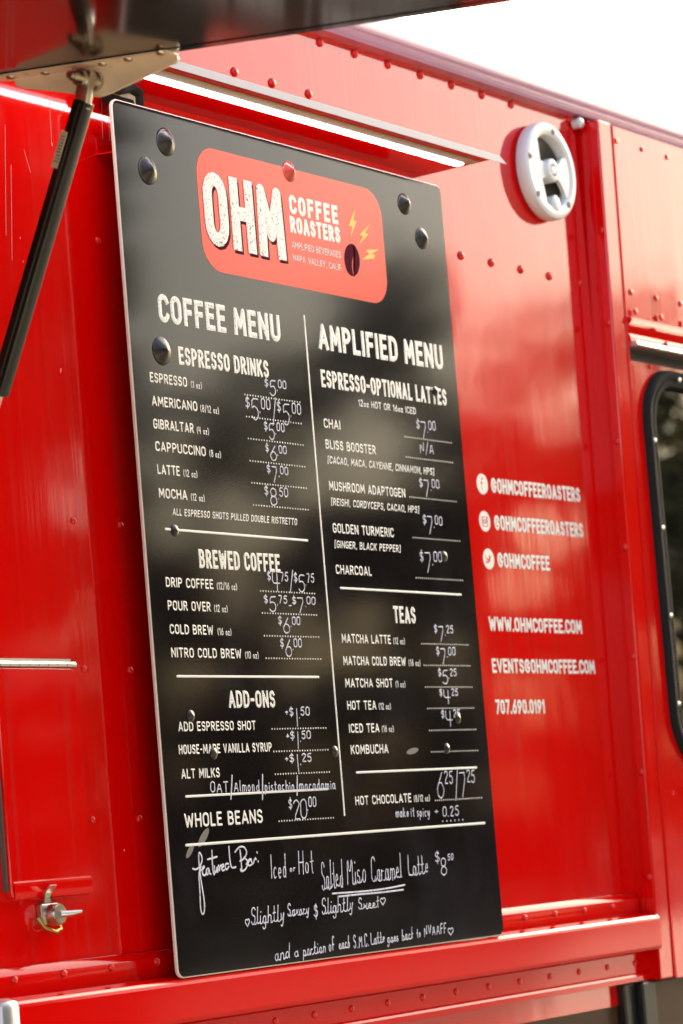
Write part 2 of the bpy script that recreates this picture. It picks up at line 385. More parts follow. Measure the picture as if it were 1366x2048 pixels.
def rrect(x0, x1, z0, z1, r_, n=8):
    out = []
    for cx, cz, a0 in ((x1-r_, z1-r_, 0), (x0+r_, z1-r_, 90), (x0+r_, z0+r_, 180), (x1-r_, z0+r_, 270)):
        for k in range(n+1):
            a = R(a0+90*k/n); out.append((cx+r_*math.cos(a), cz+r_*math.sin(a)))
    return out
def frame(bm, outer, inner, prof):
    """prof: list of (t 0..1 from outer to inner, y)"""
    rings = [[bm.verts.new((o[0]+(i[0]-o[0])*t, y, o[1]+(i[1]-o[1])*t)) for o, i in zip(outer, inner)] for t, y in prof]
    n = len(outer)
    for a, b in zip(rings, rings[1:]):
        for k in range(n): bm.faces.new((a[k], a[(k+1) % n], b[(k+1) % n], b[k]))
win = empty('cab_window', (1.9, -.035, 2.07)); win.parent = truck; win.location = Vector((1.9, -.035, 2.07))-truck.location
bm = bmesh.new()
frame(bm, rrect(GX0, GX1, GZ0, GZ1, .105), rrect(GX0+.033, GX1-.033, GZ0+.033, GZ1-.033, .075),
      [(0, -.034), (.02, -.043), (.2, -.049), (.5, -.048), (.58, -.0455), (.66, -.048), (.95, -.046), (1, -.04), (1, -.02)])
bmobj('window_frame', bm, M['rubber'], win, smooth=50)
bm = bmesh.new(); q = rrect(GX0+.025, GX1-.025, GZ0+.025, GZ1-.025, .08)
bm.faces.new([bm.verts.new((x, -.030, z)) for x, z in q]); bm.faces.new([bm.verts.new((x, -.025, z)) for x, z in q][::-1])
bmobj('window_pane', bm, M['glass'], win)
for k in range(5):
    rv = rivet(GX0+.0165, -.047, 2.299-.16*k, None, .62, win, 'frame_rivet'); rv.data = RIVET.copy(); rv.data.materials[0] = M['alu']
for x in (1.627, 1.76, 1.9):
    rv = rivet(x, -.047, GZ1-.0165, None, .62, win, 'frame_rivet'); rv.data = RIVET.copy(); rv.data.materials[0] = M['alu']
bm = bmesh.new(); box(bm, 1.45, 2.5, .25, .27, 1.5, 2.5); bmobj('cab_lining', bm, M['seam'], truck)
# rivets of the wall
for k in range(-2, 7): rivet(.602+.0965*k, 0, 2.875)
for x in (.559, .462, .366): rivet(x, 0, 2.784)
for k in range(4): rivet(.971+.0965*k, 0, 2.580)
rivet(1.372, 0, 2.58, None, .8); rivet(1.384, 0, 2.884)
for k in range(17): rivet(-.289+.0975*k-(.004 if k > 9 else 0), -.0115, 1.4715 if k > 6 else 1.4745, None, .7)
for k in range(17): rivet(-.225+.0965*k+(.0 if k else 0), -.0165, 1.370, None, .68)
for x, z in ((-.091, 1.877), (.008, 1.876), (-.096, 1.673), (.003, 1.671), (.011, 2.078), (.063, 2.285), (.009, 2.479), (-.09, 2.079)): rivet(x, 0, z, None, .65)
for k in range(4):
    rivet(1.488+.0968*k, -.035, 2.852, None, .7); rivet(1.491+.0958*k, -.035, 2.572, None, .8); rivet(1.492+.0975*k, -.0405, 2.535, None, .8)
rivet(1.588, -.047, 2.482, None, .9); rivet(1.55, -.030, 2.441, None, .6)

# small access door low on the left, its piano hinge, catch and latch
DX0, DX1, DZ0, DZ1 = -.283, -.121, 1.5745, 1.876
door = empty('access_door', (-.2, 0, 1.72)); door.parent = truck; door.location = Vector((-.2, 0, 1.72))-truck.location
bm = bmesh.new()
oy = [rrect(DX0, DX1, DZ0, DZ1, .012, 4)]
a = [bm.verts.new((x, -.0005, z)) for x, z in oy[0]]; b = [bm.verts.new((x, -.0115, z)) for x, z in oy[0]]
c = [bm.verts.new((x*.0+((DX0+DX1)/2+(x-(DX0+DX1)/2)*.985), -.013, (DZ0+DZ1)/2+(z-(DZ0+DZ1)/2)*.993)) for x, z in oy[0]]
n = len(a)
for p, q_ in ((a, b), (b, c)):
    for k in range(n): bm.faces.new((p[k], p[(k+1) % n], q_[(k+1) % n], q_[k]))
bm.faces.new(c)
bmobj('door_panel', bm, M['red'], door, smooth=30)
bm = bmesh.new(); prism(bm, [(-.0125, 1.5995), (-.0148, 1.597), (-.0152, 1.594), (-.0152, 1.579), (-.0145, 1.5765), (-.0125, 1.576)], DX0+.004, DX1-.003)
bmobj('folded_lip', bm, M['trim'], door, smooth=30)
bm = bmesh.new(); box(bm, DX0-.0026, DX0-.0005, -.0085, 0, DZ0+.012, DZ0+.16, .0008); bmobj('edge_seal', bm, M['seal'], door)
bm = bmesh.new(); x = DX0-.006; zt = 1.8815
for k in range(9): tube(bm, [(x+.0192*k, -.006, zt), (x+.0192*k+.0182, -.006, zt)], .0048, 8)
box(bm, DX0-.008, DX1+.002, -.002, 0, zt+.001, zt+.0085)
bmobj('piano_hinge', bm, M['alu'], door, smooth=40)
bm = bmesh.new(); pc = on_y(92, 1790, -.02)
prism(bm, [(-.0185, pc.z-.010), (-.021, pc.z-.010), (-.0215, pc.z+.004), (-.031, pc.z+.0125), (-.033, pc.z+.0115), (-.0235, pc.z+.0025)], pc.x-.005, pc.x+.008)
bmobj('door_catch', bm, M['steel'], door)
lp = on_y(95, 1833, 0)
lat = empty('latch', (lp.x, 0, lp.z)); lat.parent = truck; lat.location = Vector((lp.x, 0, lp.z))-truck.location
bm = bmesh.new(); box(bm, lp.x-.022, lp.x+.012, -.010, -.0005, lp.z-.010, lp.z+.017, .0015); box(bm, lp.x-.026, lp.x-.022, -.006, -.0005, lp.z-.008, lp.z-.002)
bmobj('latch_plate', bm, M['steel'], lat)
bm = bmesh.new(); lathe(bm, [(.014, .0095), (.014, .024), (.0125, .0262), (0, .0265)], (lp.x-.004, 0, lp.z+.002), 20); bmobj('latch_barrel', bm, M['steel'], lat, smooth=40)
bm = bmesh.new(); tube(bm, [(lp.x-.004, -.0265, lp.z+.002), (lp.x+.006, -.034, lp.z+.0018), (lp.x+.022, -.04, lp.z+.003)], [.0045, .004, .0022], 8); bmobj('latch_lever', bm, M['alu'], lat, smooth=50)
bm = bmesh.new(); tube(bm, [(lp.x-.026, -.006, lp.z-.001), (lp.x-.022, -.013, lp.z-.014), (lp.x-.006, -.016, lp.z-.021), (lp.x+.008, -.014, lp.z-.018), (lp.x+.012, -.008, lp.z-.009)], .0032, 8); bmobj('wire_bail', bm, M['brass'], lat, smooth=50)

# ------------------------------------------------------------------ the raised serving hatch with its bracket and gas strut
HS = .10944
def hz(y): return 2.617+HS*(y+.15)
HD = -1.45; XS = -.351
hatch = empty('service_hatch', (-1.3, 0, 2.63)); hatch.parent = truck; hatch.location = Vector((-1.3, 0, 2.63))-truck.location
def slab(bm, x0, x1, y0, y1, d0, d1):
    vv = [bm.verts.new((x, y, hz(y)+d)) for x in (x0, x1) for y in (y0, y1) for d in (d0, d1)]
    for q_ in ((0,1,3,2),(4,6,7,5),(0,4,5,1),(2,3,7,6),(0,2,6,4),(1,5,7,3)): bm.faces.new([vv[i] for i in q_])
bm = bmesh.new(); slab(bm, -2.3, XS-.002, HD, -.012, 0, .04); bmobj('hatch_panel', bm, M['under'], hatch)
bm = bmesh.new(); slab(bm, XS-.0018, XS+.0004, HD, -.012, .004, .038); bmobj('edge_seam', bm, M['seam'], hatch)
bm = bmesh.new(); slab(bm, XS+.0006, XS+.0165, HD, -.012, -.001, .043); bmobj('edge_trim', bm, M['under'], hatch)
# bracket plate, outline read on its own plane
PX_ = -.330
outl = [(28, 161), (32, 171), (37, 174.5), (44, 176), (120, 184), (170, 191), (193, 193), (204, 192), (215, 188), (280, 158), (338, 131), (352, 124), (356, 117), (353, 112)]
pl = [on_x(px, py, PX_) for px, py in outl]
pl = [Vector((PX_, p.y, min(p.z, hz(p.y)-.0035))) for p in pl]
ytop0, ytop1 = pl[0].y+.018, pl[-1].y
bm = bmesh.new()
ol = [Vector((PX_, ytop0, hz(ytop0)-.0035))]+pl+[Vector((PX_, ytop1, hz(ytop1)-.0035))]
f1 = [bm.verts.new(p) for p in ol]; f2 = [bm.verts.new(p+Vector((.004, 0, 0))) for p in ol]; n = len(ol)
bm.faces.new(f1); bm.faces.new(f2[::-1])
for k in range(n): bm.faces.new((f1[k], f1[(k+1) % n], f2[(k+1) % n], f2[k]))
slab(bm, XS-.0015, PX_+.0038, ytop1-.001, ytop0+.004, -.0036, -.0012)
bp = bmobj('bracket_plate', bm, M['plate'], hatch)
for px, py in ((21, 154), (90, 145.5), (153, 136), (205, 128), (256, 118.5), (321, 105.5)):
    d = ray(px, py); nn = Vector((0, -HS, 1)); t = (2.617+HS*.15-.0038-nn.dot(CAM))/nn.dot(d); p = CAM+d*t
    bm = bmesh.new(); lathe(bm, [(.0062, -.001), (.0058, .0012), (.0035, .0026), (0, .003)], (0, 0, 0), 12)
    o = bmobj('screw', bm, M['steel'], None, smooth=50); o.parent = hatch
    o.location = p-Vector((-1.3, 0, 2.63)); o.rotation_euler = (PI/2, 0, 0)
strut = empty('gas_strut', on_x(90, 480, -.36)); strut.parent = truck; strut.location = Vector(on_x(90, 480, -.36))-truck.location
bolt = on_x(178, 160, -.345)
bm = bmesh.new()
for x0, x1, r_ in ((-.332, -.337, .0125), (-.3372, -.346, .0095), (-.358, -.366, .0105), (-.3662, -.377, .0065), (-.3772, -.383, .005)):
    tube(bm, [(x0, bolt.y, bolt.z), (x1, bolt.y, bolt.z)], r_, 12)
bmobj('bolt', bm, M['steel'], strut, smooth=40)
SX = -.352
pA, pB = on_x(168, 203, SX), on_x(-3, 790, SX)
dv = (pB-pA).normalized(); wv = Vector((1, 0, 0)); nv = dv.cross(wv).normalized()
bm = bmesh.new()     # flat rod end holding the bolt
def bar(bm, a, b, wx, wn, bev=0):
    vv = [bm.verts.new(p+wv*(sx*wx)+nv*(sn*wn)) for p in (a, b) for sx in (-1, 1) for sn in (-1, 1)]
    fs = [bm.faces.new([vv[i] for i in q_]) for q_ in ((0,1,3,2),(4,6,7,5),(0,4,5,1),(2,3,7,6),(0,2,6,4),(1,5,7,3))]
    if bev: bmesh.ops.bevel(bm, geom=list({e for f in fs for e in f.edges}), offset=bev, segments=2, profile=.5, affect='EDGES')
bar(bm, Vector((SX, bolt.y, bolt.z))-dv*.012, pA+dv*.01, .0062, .0105, .003); bmobj('rod_end', bm, M['steel'], strut, smooth=40)
bm = bmesh.new()     # black sleeve: square tube with a raised rib and a channel
bar(bm, pA, pB, .0098, .0098, .002)
bar(bm, pA+dv*.002-wv*.0112+nv*.0025, pB-dv*.001-wv*.0112+nv*.0025, .0016, .0022, .0007)
bmobj('sleeve', bm, M['black'], strut, smooth=40)
pE = pB+dv*.3; pE = Vector((SX, -.015, pE.z))
bm = bmesh.new(); tube(bm, [pB-dv*.02, pB+dv*.12], .006, 12); tube(bm, [pB+dv*.12, pB+dv*.15], .009, 12); bmobj('piston_rod', bm, M['steel'], strut, smooth=40)
pS, pT = on_x(136, 265, SX-.013), on_x(112, 337, SX-.013)
bm = bmesh.new()
pc0, pc1 = pA+dv*(pS-pA).dot(dv), pA+dv*(pT-pA).dot(dv)
bar(bm, pc0-wv*.0125-nv*.0055, pc1-wv*.0125-nv*.0055, .0005, .0050); bmobj('sticker', bm, M['sticker'], strut)
bm = bmesh.new()
for i in range(3):
    for k in range(9):
        t = .12+.085*k+.01*random.random(); ln = .05*random.uniform(.5, 1)
        q0 = pc0.lerp(pc1, t)-wv*.0131-nv*(.0030+.0024*i); q1 = pc0.lerp(pc1, t+ln)-wv*.0131-nv*(.0030+.0024*i)
        bar(bm, q0, q1, .0002, .0006)
bmobj('sticker_print', bm, M['seam'], strut)
# cable coming out of the wall behind the menu
cb = [on_y(238, 176, -.045), on_y(262, 168, -.03), on_y(272, 182, -.02), on_y(274, 205, -.018), on_y(274, 235, -.012)]
bm = bmesh.new(); tube(bm, cb, [.010, .0115, .0115, .010, .010], 10); cable = bmobj('power_cable', bm, M['rubber'], truck, smooth=60)
bm = bmesh.new(); q0 = on_y(248, 196, -.012); box(bm, q0.x-.022, q0.x+.016, -.022, -.001, q0.z-.02, q0.z+.022, .003); bmobj('junction_box', bm, M['tan'], truck)
bm = bmesh.new(); q0 = on_y(216, 203, -.02); tube(bm, [(q0.x-.004, -.02, q0.z+.004), (q0.x+.05, -.02, q0.z+.004)], .008, 10); bmobj('cable_gland', bm, M['rubber'], truck, smooth=60)
cl = on_y(190, 312, 0)
bm = bmesh.new(); prism(bm, [(.0, cl.z+.003), (-.049, cl.z-.001), (-.049, cl.z-.003), (.0, cl.z+.001)], cl.x, cl.x+.06)
prism(bm, [(.0, cl.z+.0265), (-.002, cl.z+.0265), (-.002, cl.z+.0035), (.0, cl.z+.0035)], cl.x+.004, cl.x+.06)
bmobj('board_bracket', bm, M['trim'], truck)

# ------------------------------------------------------------------ lettering: single-line letters drawn with a broad nib
def arc(cx, cy, rx, ry, a0, a1, n=None):
    n = n or max(3, int(abs(a1-a0)/22))
    return [(cx+rx*math.cos(R(a0+(a1-a0)*k/n)), cy+ry*math.sin(R(a0+(a1-a0)*k/n))) for k in range(n+1)]
def stad(w_, r_=None, x=0, y0=0, y1=1):
    r_ = r_ or w_*.5; rx = w_/2
    return arc(x+rx, y1-r_, rx, r_, 180, 0)+arc(x+rx, y0+r_, rx, r_, 0, -180)+[(x, y1-r_)]
def mir(p, w_): return [(w_-x, y) for x, y in p]
G = {}
W_ = .50
G['A'] = (.56, [[(0, 0), (.28, 1), (.56, 0)], [(.09, .28), (.47, .28)]])
G['B'] = (.48, [[(.24, .53), (0, .53), (0, 1), (.22, 1)]+arc(.22, .765, .22, .235, 90, -90), [(0, .53), (0, 0), (.23, 0)]+arc(.23, .265, .25, .265, -90, 90)])
G['C'] = (.47, [arc(.25, .75, .25, .25, 15, 180)+arc(.25, .25, .25, .25, 180, 345)])
G['D'] = (.50, [[(0, 0), (0, 1), (.18, 1)]+arc(.18, .68, .32, .32, 90, 0)+arc(.18, .32, .32, .32, 0, -90)+[(0, 0)]])
G['E'] = (.40, [[(.40, 1), (0, 1), (0, 0), (.40, 0)], [(0, .52), (.34, .52)]])
G['F'] = (.40, [[(.40, 1), (0, 1), (0, 0)], [(0, .50), (.34, .50)]])
G['G'] = (.49, [arc(.25, .75, .25, .25, 20, 180)+arc(.25, .25, .25, .25, 180, 360)+[(.50, .46), (.29, .46)]])
G['H'] = (.50, [[(0, 0), (0, 1)], [(.5, 0), (.5, 1)], [(0, .52), (.5, .52)]])
G['I'] = (.0, [[(0, 0), (0, 1)]])
G['J'] = (.36, [[(.36, 1), (.36, .2)]+arc(.18, .2, .18, .2, 0, -170)])
G['K'] = (.50, [[(0, 0), (0, 1)], [(.47, 1), (.02, .42)], [(.16, .6), (.5, 0)]])
G['L'] = (.38, [[(0, 1), (0, 0), (.38, 0)]])
G['M'] = (.64, [[(0, 0), (.04, 1), (.32, .28), (.60, 1), (.64, 0)]])
G['N'] = (.52, [[(0, 0), (0, 1), (.52, 0), (.52, 1)]])
G['O'] = (W_, [stad(W_, .27)])
G['P'] = (.46, [[(0, 0), (0, 1), (.2, 1)]+arc(.2, .73, .26, .27, 90, -90)+[(0, .46)]])
G['Q'] = (W_, [stad(W_, .27), [(.3, .25), (.54, -.05)]])
G['R'] = (.48, [[(0, 0), (0, 1), (.2, 1)]+arc(.2, .74, .25, .26, 90, -90)+[(0, .48)], [(.22, .48), (.48, 0)]])
G['S'] = (.45, [arc(.225, .76, .215, .24, 20, 270)+arc(.225, .26, .225, .26, 90, -160)])
G['T'] = (.50, [[(0, 1), (.5, 1)], [(.25, 1), (.25, 0)]])
G['U'] = (.50, [[(0, 1), (0, .26)]+arc(.25, .26, .25, .26, 180, 360)+[(.5, 1)]])
G['V'] = (.54, [[(0, 1), (.27, 0), (.54, 1)]])
G['W'] = (.76, [[(0, 1), (.18, 0), (.38, .82), (.58, 0), (.76, 1)]])
G['X'] = (.5, [[(0, 0), (.5, 1)], [(0, 1), (.5, 0)]])
G['Y'] = (.52, [[(0, 1), (.26, .46), (.52, 1)], [(.26, .46), (.26, 0)]])
G['Z'] = (.46, [[(0, 1), (.46, 1), (0, 0), (.46, 0)]])
G['0'] = (.46, [stad(.46, .25)])
G['1'] = (.16, [[(0, .8), (.16, 1), (.16, 0)]])
G['2'] = (.44, [arc(.22, .76, .21, .24, 165, -20)+[(0, 0), (.44, 0)]])
G['3'] = (.44, [arc(.2, .76, .21, .24, 150, -80)+arc(.2, .26, .24, .27, 80, -150)])
G['4'] = (.46, [[(0.02, 1), (0, .42), (.46, .42)], [(.36, 1), (.36, 0)]])
G['5'] = (.44, [[(.42, 1), (.05, 1), (.03, .56)]+arc(.2, .32, .23, .32, 110, -150)])
G['6'] = (.46, [[(.36, 1)]+arc(.23, .3, .23, .3, 165, 520)])
G['7'] = (.44, [[(0, 1), (.44, 1), (.14, 0)]])
G['8'] = (.46, [arc(.23, .76, .2, .24, -90, 270), arc(.23, .26, .23, .26, 90, 450)])
G['9'] = (.46, [[(.1, 0)]+arc(.23, .7, .23, .3, -15, 340)])
G['$'] = (.42, [arc(.21, .70, .2, .2, 30, 270)+arc(.21, .30, .21, .2, 90, -150), [(.21, 1.06), (.21, -.06)]])
G['.'] = (.0, [[(0, 0), (.005, .03)]])
G[','] = (.04, [[(.04, .03), (0, -.14)]])
G['-'] = (.26, [[(0, .45), (.26, .45)]])
G['+'] = (.34, [[(0, .5), (.34, .5)], [(.17, .28), (.17, .72)]])
G['/'] = (.34, [[(0, -.08), (.34, 1.08)]])
G['('] = (.16, [arc(.3, .45, .3, .62, 125, 235)])
G[')'] = (.16, [mir(arc(.3, .45, .3, .62, 125, 235), .16)])
G['['] = (.14, [[(.14, 1.05), (0, 1.05), (0, -.1), (.14, -.1)]])
G[']'] = (.14, [[(0, 1.05), (.14, 1.05), (.14, -.1), (0, -.1)]])
G[':'] = (.0, [[(0, .05), (.005, .08)], [(0, .45), (.005, .48)]])
G['@'] = (.62, [arc(.31, .5, .31, .5, 305, 30)[::-1]+[(.6, .42), (.5, .34)], [(.34, .40), (.33, .62)]])
G['&'] = (.36, [arc(.2, .76, .15, .2, 0, 270)+arc(.2, .3, .2, .26, 90, -160), [(.2, 1.1), (.2, -.15)]])
G['~'] = (.5, [[(.25, 0), (.02, .4)]+arc(.13, .55, .12, .18, 180, 20)+arc(.37, .55, .12, .18, 160, 0)+[(.48, .4), (.25, 0)]])   # heart
x_ = .56
L_ = {}
def o_(w=.34): return arc(w/2, x_/2, w/2, x_/2, 90, 450)
L_['a'] = (.36, [arc(.17, .28, .17, .28, 60, 420)[:-1], [(.34, .54), (.34, .1), (.40, 0)]])
L_['b'] = (.34, [[(0, 1), (0, .05)], arc(.17, .27, .17, .27, 180, -160)])
L_['c'] = (.30, [arc(.17, .28, .17, .28, 50, 310)])
L_['d'] = (.36, [arc(.17, .27, .17, .27, 20, 380), [(.35, 1), (.35, .1), (.40, 0)]])
L_['e'] = (.32, [[(0, .28), (.31, .32)]+arc(.16, .3, .15, .26, 5, 310)])
L_['f'] = (.26, [arc(.2, .85, .12, .15, 30, 180)+[(.08, 0)], [(-.04, .52), (.24, .52)]])
L_['g'] = (.36, [arc(.17, .28, .17, .27, 30, 390), [(.35, .54), (.35, -.2)]+arc(.18, -.22, .17, .18, 0, -170)])
L_['h'] = (.34, [[(0, 1), (0, 0)], [(0, .3)]+arc(.17, .36, .17, .2, 170, 0)+[(.34, 0)]])
L_['i'] = (.02, [[(0, .54), (.01, .05), (.05, 0)], [(0, .76), (.01, .79)]])
L_['k'] = (.32, [[(0, 1), (0, 0)], [(.28, .54), (.02, .24), (.32, 0)]])
L_['l'] = (.06, [[(0, 1), (0, .1), (.07, 0)]])
L_['m'] = (.54, [[(0, .54), (0, 0)], [(0, .32)]+arc(.135, .38, .135, .17, 170, 0)+[(.27, 0)], [(.27, .32)]+arc(.405, .38, .135, .17, 170, 0)+[(.54, 0)]])
L_['n'] = (.32, [[(0, .54), (0, 0)], [(0, .3)]+arc(.16, .36, .16, .19, 170, 0)+[(.32, 0)]])
L_['o'] = (.34, [o_()])
L_['p'] = (.34, [[(0, .54), (0, -.4)], arc(.17, .28, .17, .27, 180, -160)])
L_['r'] = (.24, [[(0, .54), (0, 0)], [(0, .3)]+arc(.15, .36, .15, .18, 170, 50)])
L_['s'] = (.28, [arc(.14, .42, .12, .13, 40, 270)+arc(.14, .14, .14, .15, 90, -140)])
L_['t'] = (.26, [[(.1, .95), (.1, .08), (.2, 0)], [(-.04, .6), (.26, .62)]])
L_['u'] = (.32, [[(0, .54), (0, .18)]+arc(.16, .18, .16, .18, 180, 350)+[(.32, .54)], [(.32, .54), (.33, 0)]])
L_['v'] = (.32, [[(0, .54), (.15, 0), (.32, .54)]])
L_['w'] = (.46, [[(0, .54), (.11, 0), (.23, .45), (.34, 0), (.46, .54)]])
L_['y'] = (.34, [[(0, .54), (.04, .12), (.17, .04), (.34, .54)], [(.34, .54), (.27, -.25), (.12, -.42), (.02, -.3)]])
L_['z'] = (.28, [[(0, .54), (.28, .54), (0, 0), (.28, 0)]])
G.update(L_)
def chaikin(p):
    if len(p) < 3: return p
    out = [p[0]]
    for a, b in zip(p, p[1:]):
        out += [(a[0]*.75+b[0]*.25, a[1]*.75+b[1]*.25), (a[0]*.25+b[0]*.75, a[1]*.25+b[1]*.75)]
    return out+[p[-1]]
def layout(s, length, cap, sw, gap=.13, space=.58):
    """strokes of a text whose ink fills length x cap"""
    ch = list(s); hs = cap-sw
    adv = 0; nlet = 0
    for c in ch:
        if c == ' ': adv += space
        else: adv += G[c][0]; nlet += 1
    ngap = sum(1 for a, b in zip(ch, ch[1:]) if b != ' ' and a != ' ')
    k = (length-nlet*sw)/max(1e-6, (adv+ngap*gap)*hs)
    if k < .35:                   # very tight: let the nib shrink
        sw = max(sw*.6, .0006); hs = cap-sw; k = (length-nlet*sw)/max(1e-6, (adv+ngap*gap)*hs)
    x = 0; out = []
    for i, c in enumerate(ch):
        if c == ' ': x += space*hs*k; continue
        w_, st = G[c]
        for p in st: out.append([(x+sw/2+px*hs*k, sw/2+py*hs) for px, py in p])
        x += w_*hs*k+sw
        if i+1 < len(ch) and ch[i+1] != ' ': x += gap*hs*k
    return out, sw
def ink(name, strokes, sw, Y, material, parent, h=.0004, square=False):
    """strokes in (x, z) on the plane y = Y, as low ridged ribbons of paint"""
    V, Fs = [], []
    def add(x, z, y): V.append((x, Y-y, z)); return len(V)-1
    r_ = sw/2
    for p in strokes:
        q_ = [p[0]]
        for b in p[1:]:
            if math.hypot(b[0]-q_[-1][0], b[1]-q_[-1][1]) > 1e-6: q_.append(b)
        if len(q_) < 2: q_ = [p[0], (p[0][0]+1e-5, p[0][1])]
        p = q_; n = len(p)
        # split at sharp corners, mitre the rest
        runs = [[p[0]]]
        for i in range(1, n):
            runs[-1].append(p[i])
            if i < n-1:
                ax, az = p[i][0]-p[i-1][0], p[i][1]-p[i-1][1]; bx, bz = p[i+1][0]-p[i][0], p[i+1][1]-p[i][1]
                if (ax*bx+az*bz)/(math.hypot(ax, az)*math.hypot(bx, bz)) < .72: runs.append([p[i]])
        discs = []
        for ri, run in enumerate(runs):
            m_ = len(run); L, C, Rr = [], [], []
            run = list(run)
            if square:
                for e, f in ((0, 1), (-1, -2)):
                    ex_, ez_ = run[e][0]-run[f][0], run[e][1]-run[f][1]; l = math.hypot(ex_, ez_) or 1
                    inner = (e == 0 and ri > 0) or (e == -1 and ri < len(runs)-1)
                    k_ = r_*.96 if not inner or abs(ex_*ez_) < .02*l*l else 0
                    if inner and not k_: discs.append(run[e])
                    run[e] = (run[e][0]+ex_/l*k_, run[e][1]+ez_/l*k_)
            for i in range(m_):
                a = run[max(0, i-1)]; b = run[min(m_-1, i+1)]
                dx, dz = b[0]-a[0], b[1]-a[1]; l = math.hypot(dx, dz) or 1; dx /= l; dz /= l
                ex = 0
                L.append(add(run[i][0]-dz*r_, run[i][1]+dx*r_, 0)); C.append(add(run[i][0], run[i][1], h)); Rr.append(add(run[i][0]+dz*r_, run[i][1]-dx*r_, 0))
            for i in range(m_-1):
                Fs.append((L[i], L[i+1], C[i+1], C[i])); Fs.append((C[i], C[i+1], Rr[i+1], Rr[i]))
            if not square: discs += [run[0], run[-1]]
        for (x, z) in set(discs):
            c = add(x, z, h*.97); ring = [add(x+r_*math.cos(2*PI*k/10), z+r_*math.sin(2*PI*k/10), -.00002) for k in range(10)]
            for k in range(10): Fs.append((c, ring[(k+1) % 10], ring[k]))
    return mesh(name, V, Fs, material, parent)

YB = -.050                     # front of the menu board
BW, BH, BZ = .8452, 1.22, 1.45
def printed(parent, name, s, xl, yl, xr, cap, sw=.16, material='print', Y=YB, slant=0, gap=.13):
    p0 = on_y(xl, yl, Y); z = p0.z; x1 = x_at(xr, z, Y)
    caph = on_y(xl, yl-cap, Y).z-z
    st, w_ = layout(s, x1-p0.x, caph, sw*caph, gap)
    st = [[(p0.x+x+slant*zz, z+zz) for x, zz in q_] for q_ in st]
    return ink(name, st, w_, Y-.0002, M[material], parent, square=(sw > .18))
def hand(parent, s, xl, yl, xr, yr, cap, sw=.0018, name='handwriting', rnd=random.Random(3), slant=.05, gap=.2, Y=YB, xh=.42, link=False):
    p0 = on_y(xl, yl, Y); p1 = on_y(xr, yr, Y); caph = on_y(xl, yl-cap, Y).z-p0.z
    st, w_ = layout(s, p1.x-p0.x, caph, sw, gap, .5)
    tl = (p1.z-p0.z)/(p1.x-p0.x); out = []
    if s[-1:].islower() and xh < .56:
        xz = .56*caph
        st = [[(x, z*xh/.56 if z < xz else xh*caph+(z-xz)*(1-xh)/.44) for x, z in q_] for q_ in st] if s[0].islower() else \
             [[(x, z) for x, z in q_] if min(x for x, z in q_) < G[s[0]][0]*caph*.55*(p1.x-p0.x)/caph/max(.3, sum(G[c][0]+.2 for c in s)) else [(x, z*xh/.56 if z < xz else xh*caph+(z-xz)*(1-xh)/.44) for x, z in q_] for q_ in st]
    if link:                      # joined-up words: a small upstroke from each letter to the next
        hs = caph-w_; tot = sum(G[c][0] for c in s)+.2*(len(s)-1); kx = (p1.x-p0.x-len(s)*w_)/(tot*hs); xx = 0; ends = []
        for c in s: ends.append((xx, xx+G[c][0]*hs*kx+w_)); xx += G[c][0]*hs*kx+w_+.2*hs*kx
        for (a0, a1), (b0, b1) in zip(ends, ends[1:]):
            st.append([(a1-w_*.6, .04*caph), ((a1+b0)/2, .03*caph), (b0+(b1-b0)*.06, xh*caph*.3)])
    for q_ in st:
        jx, jz = rnd.uniform(-.03, .03)*caph, rnd.uniform(-.03, .03)*caph
        q_ = chaikin([(x+rnd.uniform(-.012, .012)*caph, z+rnd.uniform(-.012, .012)*caph) for x, z in q_])
        out.append([(p0.x+x+slant*z+jx, p0.z+z+tl*x+jz) for x, z in q_])
    return ink(name, out, sw, Y-.0007, M['marker'], parent, h=.0003)
def price(parent, s, xl, yt, xr, yb, sw=.0019, rnd=random.Random(5), Y=YB):
    """handwritten prices: raised dollar sign, tall figure, raised cents"""
    p0 = on_y(xl, yb, Y); p1x = on_y(xr, yt, Y).x; top = on_y(xl, yt, Y).z; H = top-p0.z; drop = .0
    items = []; cents = False
    for c in s:
        if c == '$': items.append((c, .5, .50)); cents = False
        elif c == '.': items.append((c, .0, .38)); cents = True
        elif c in '/-+': items.append((c, {'/': 1.05, '-': .5, '+': .4}[c], {'/': -.02, '-': .2, '+': .52}[c])); cents = False
        elif c.isdigit() and cents: items.append((c, .46, .54))
        elif c == '_': cents = True
        else: items.append((c, .92, .0))
    adv = sum((G[c][0]*(.62 if c == '/' else 1)*max(sc, .1)+.11) for c, sc, _ in items)-.11
    k = (p1x-p0.x)/(adv*H); x = 0; out = []
    for c, sc, off in items:
        for q_ in (G[c][1] if c != '1' else [[(.1, 1.02), (.12, -.05)]]):
            q_ = chaikin([(px+rnd.uniform(-.02, .02), py+rnd.uniform(-.02, .02)) for px, py in q_])
            ss = sc or .6; kk = k*(.62 if c == '/' else 1); j = rnd.uniform(-.02, .02)
            out.append([(p0.x+x+px*ss*H*kk+.06*py*ss*H, p0.z+(off+py*ss+j)*H) for px, py in q_])
        x += (G[c][0]*(.62 if c == '/' else 1)*max(sc, .1)+.11)*H*k
    return ink('price_writing', out, sw, Y-.0007, M['marker'], parent, h=.0003)

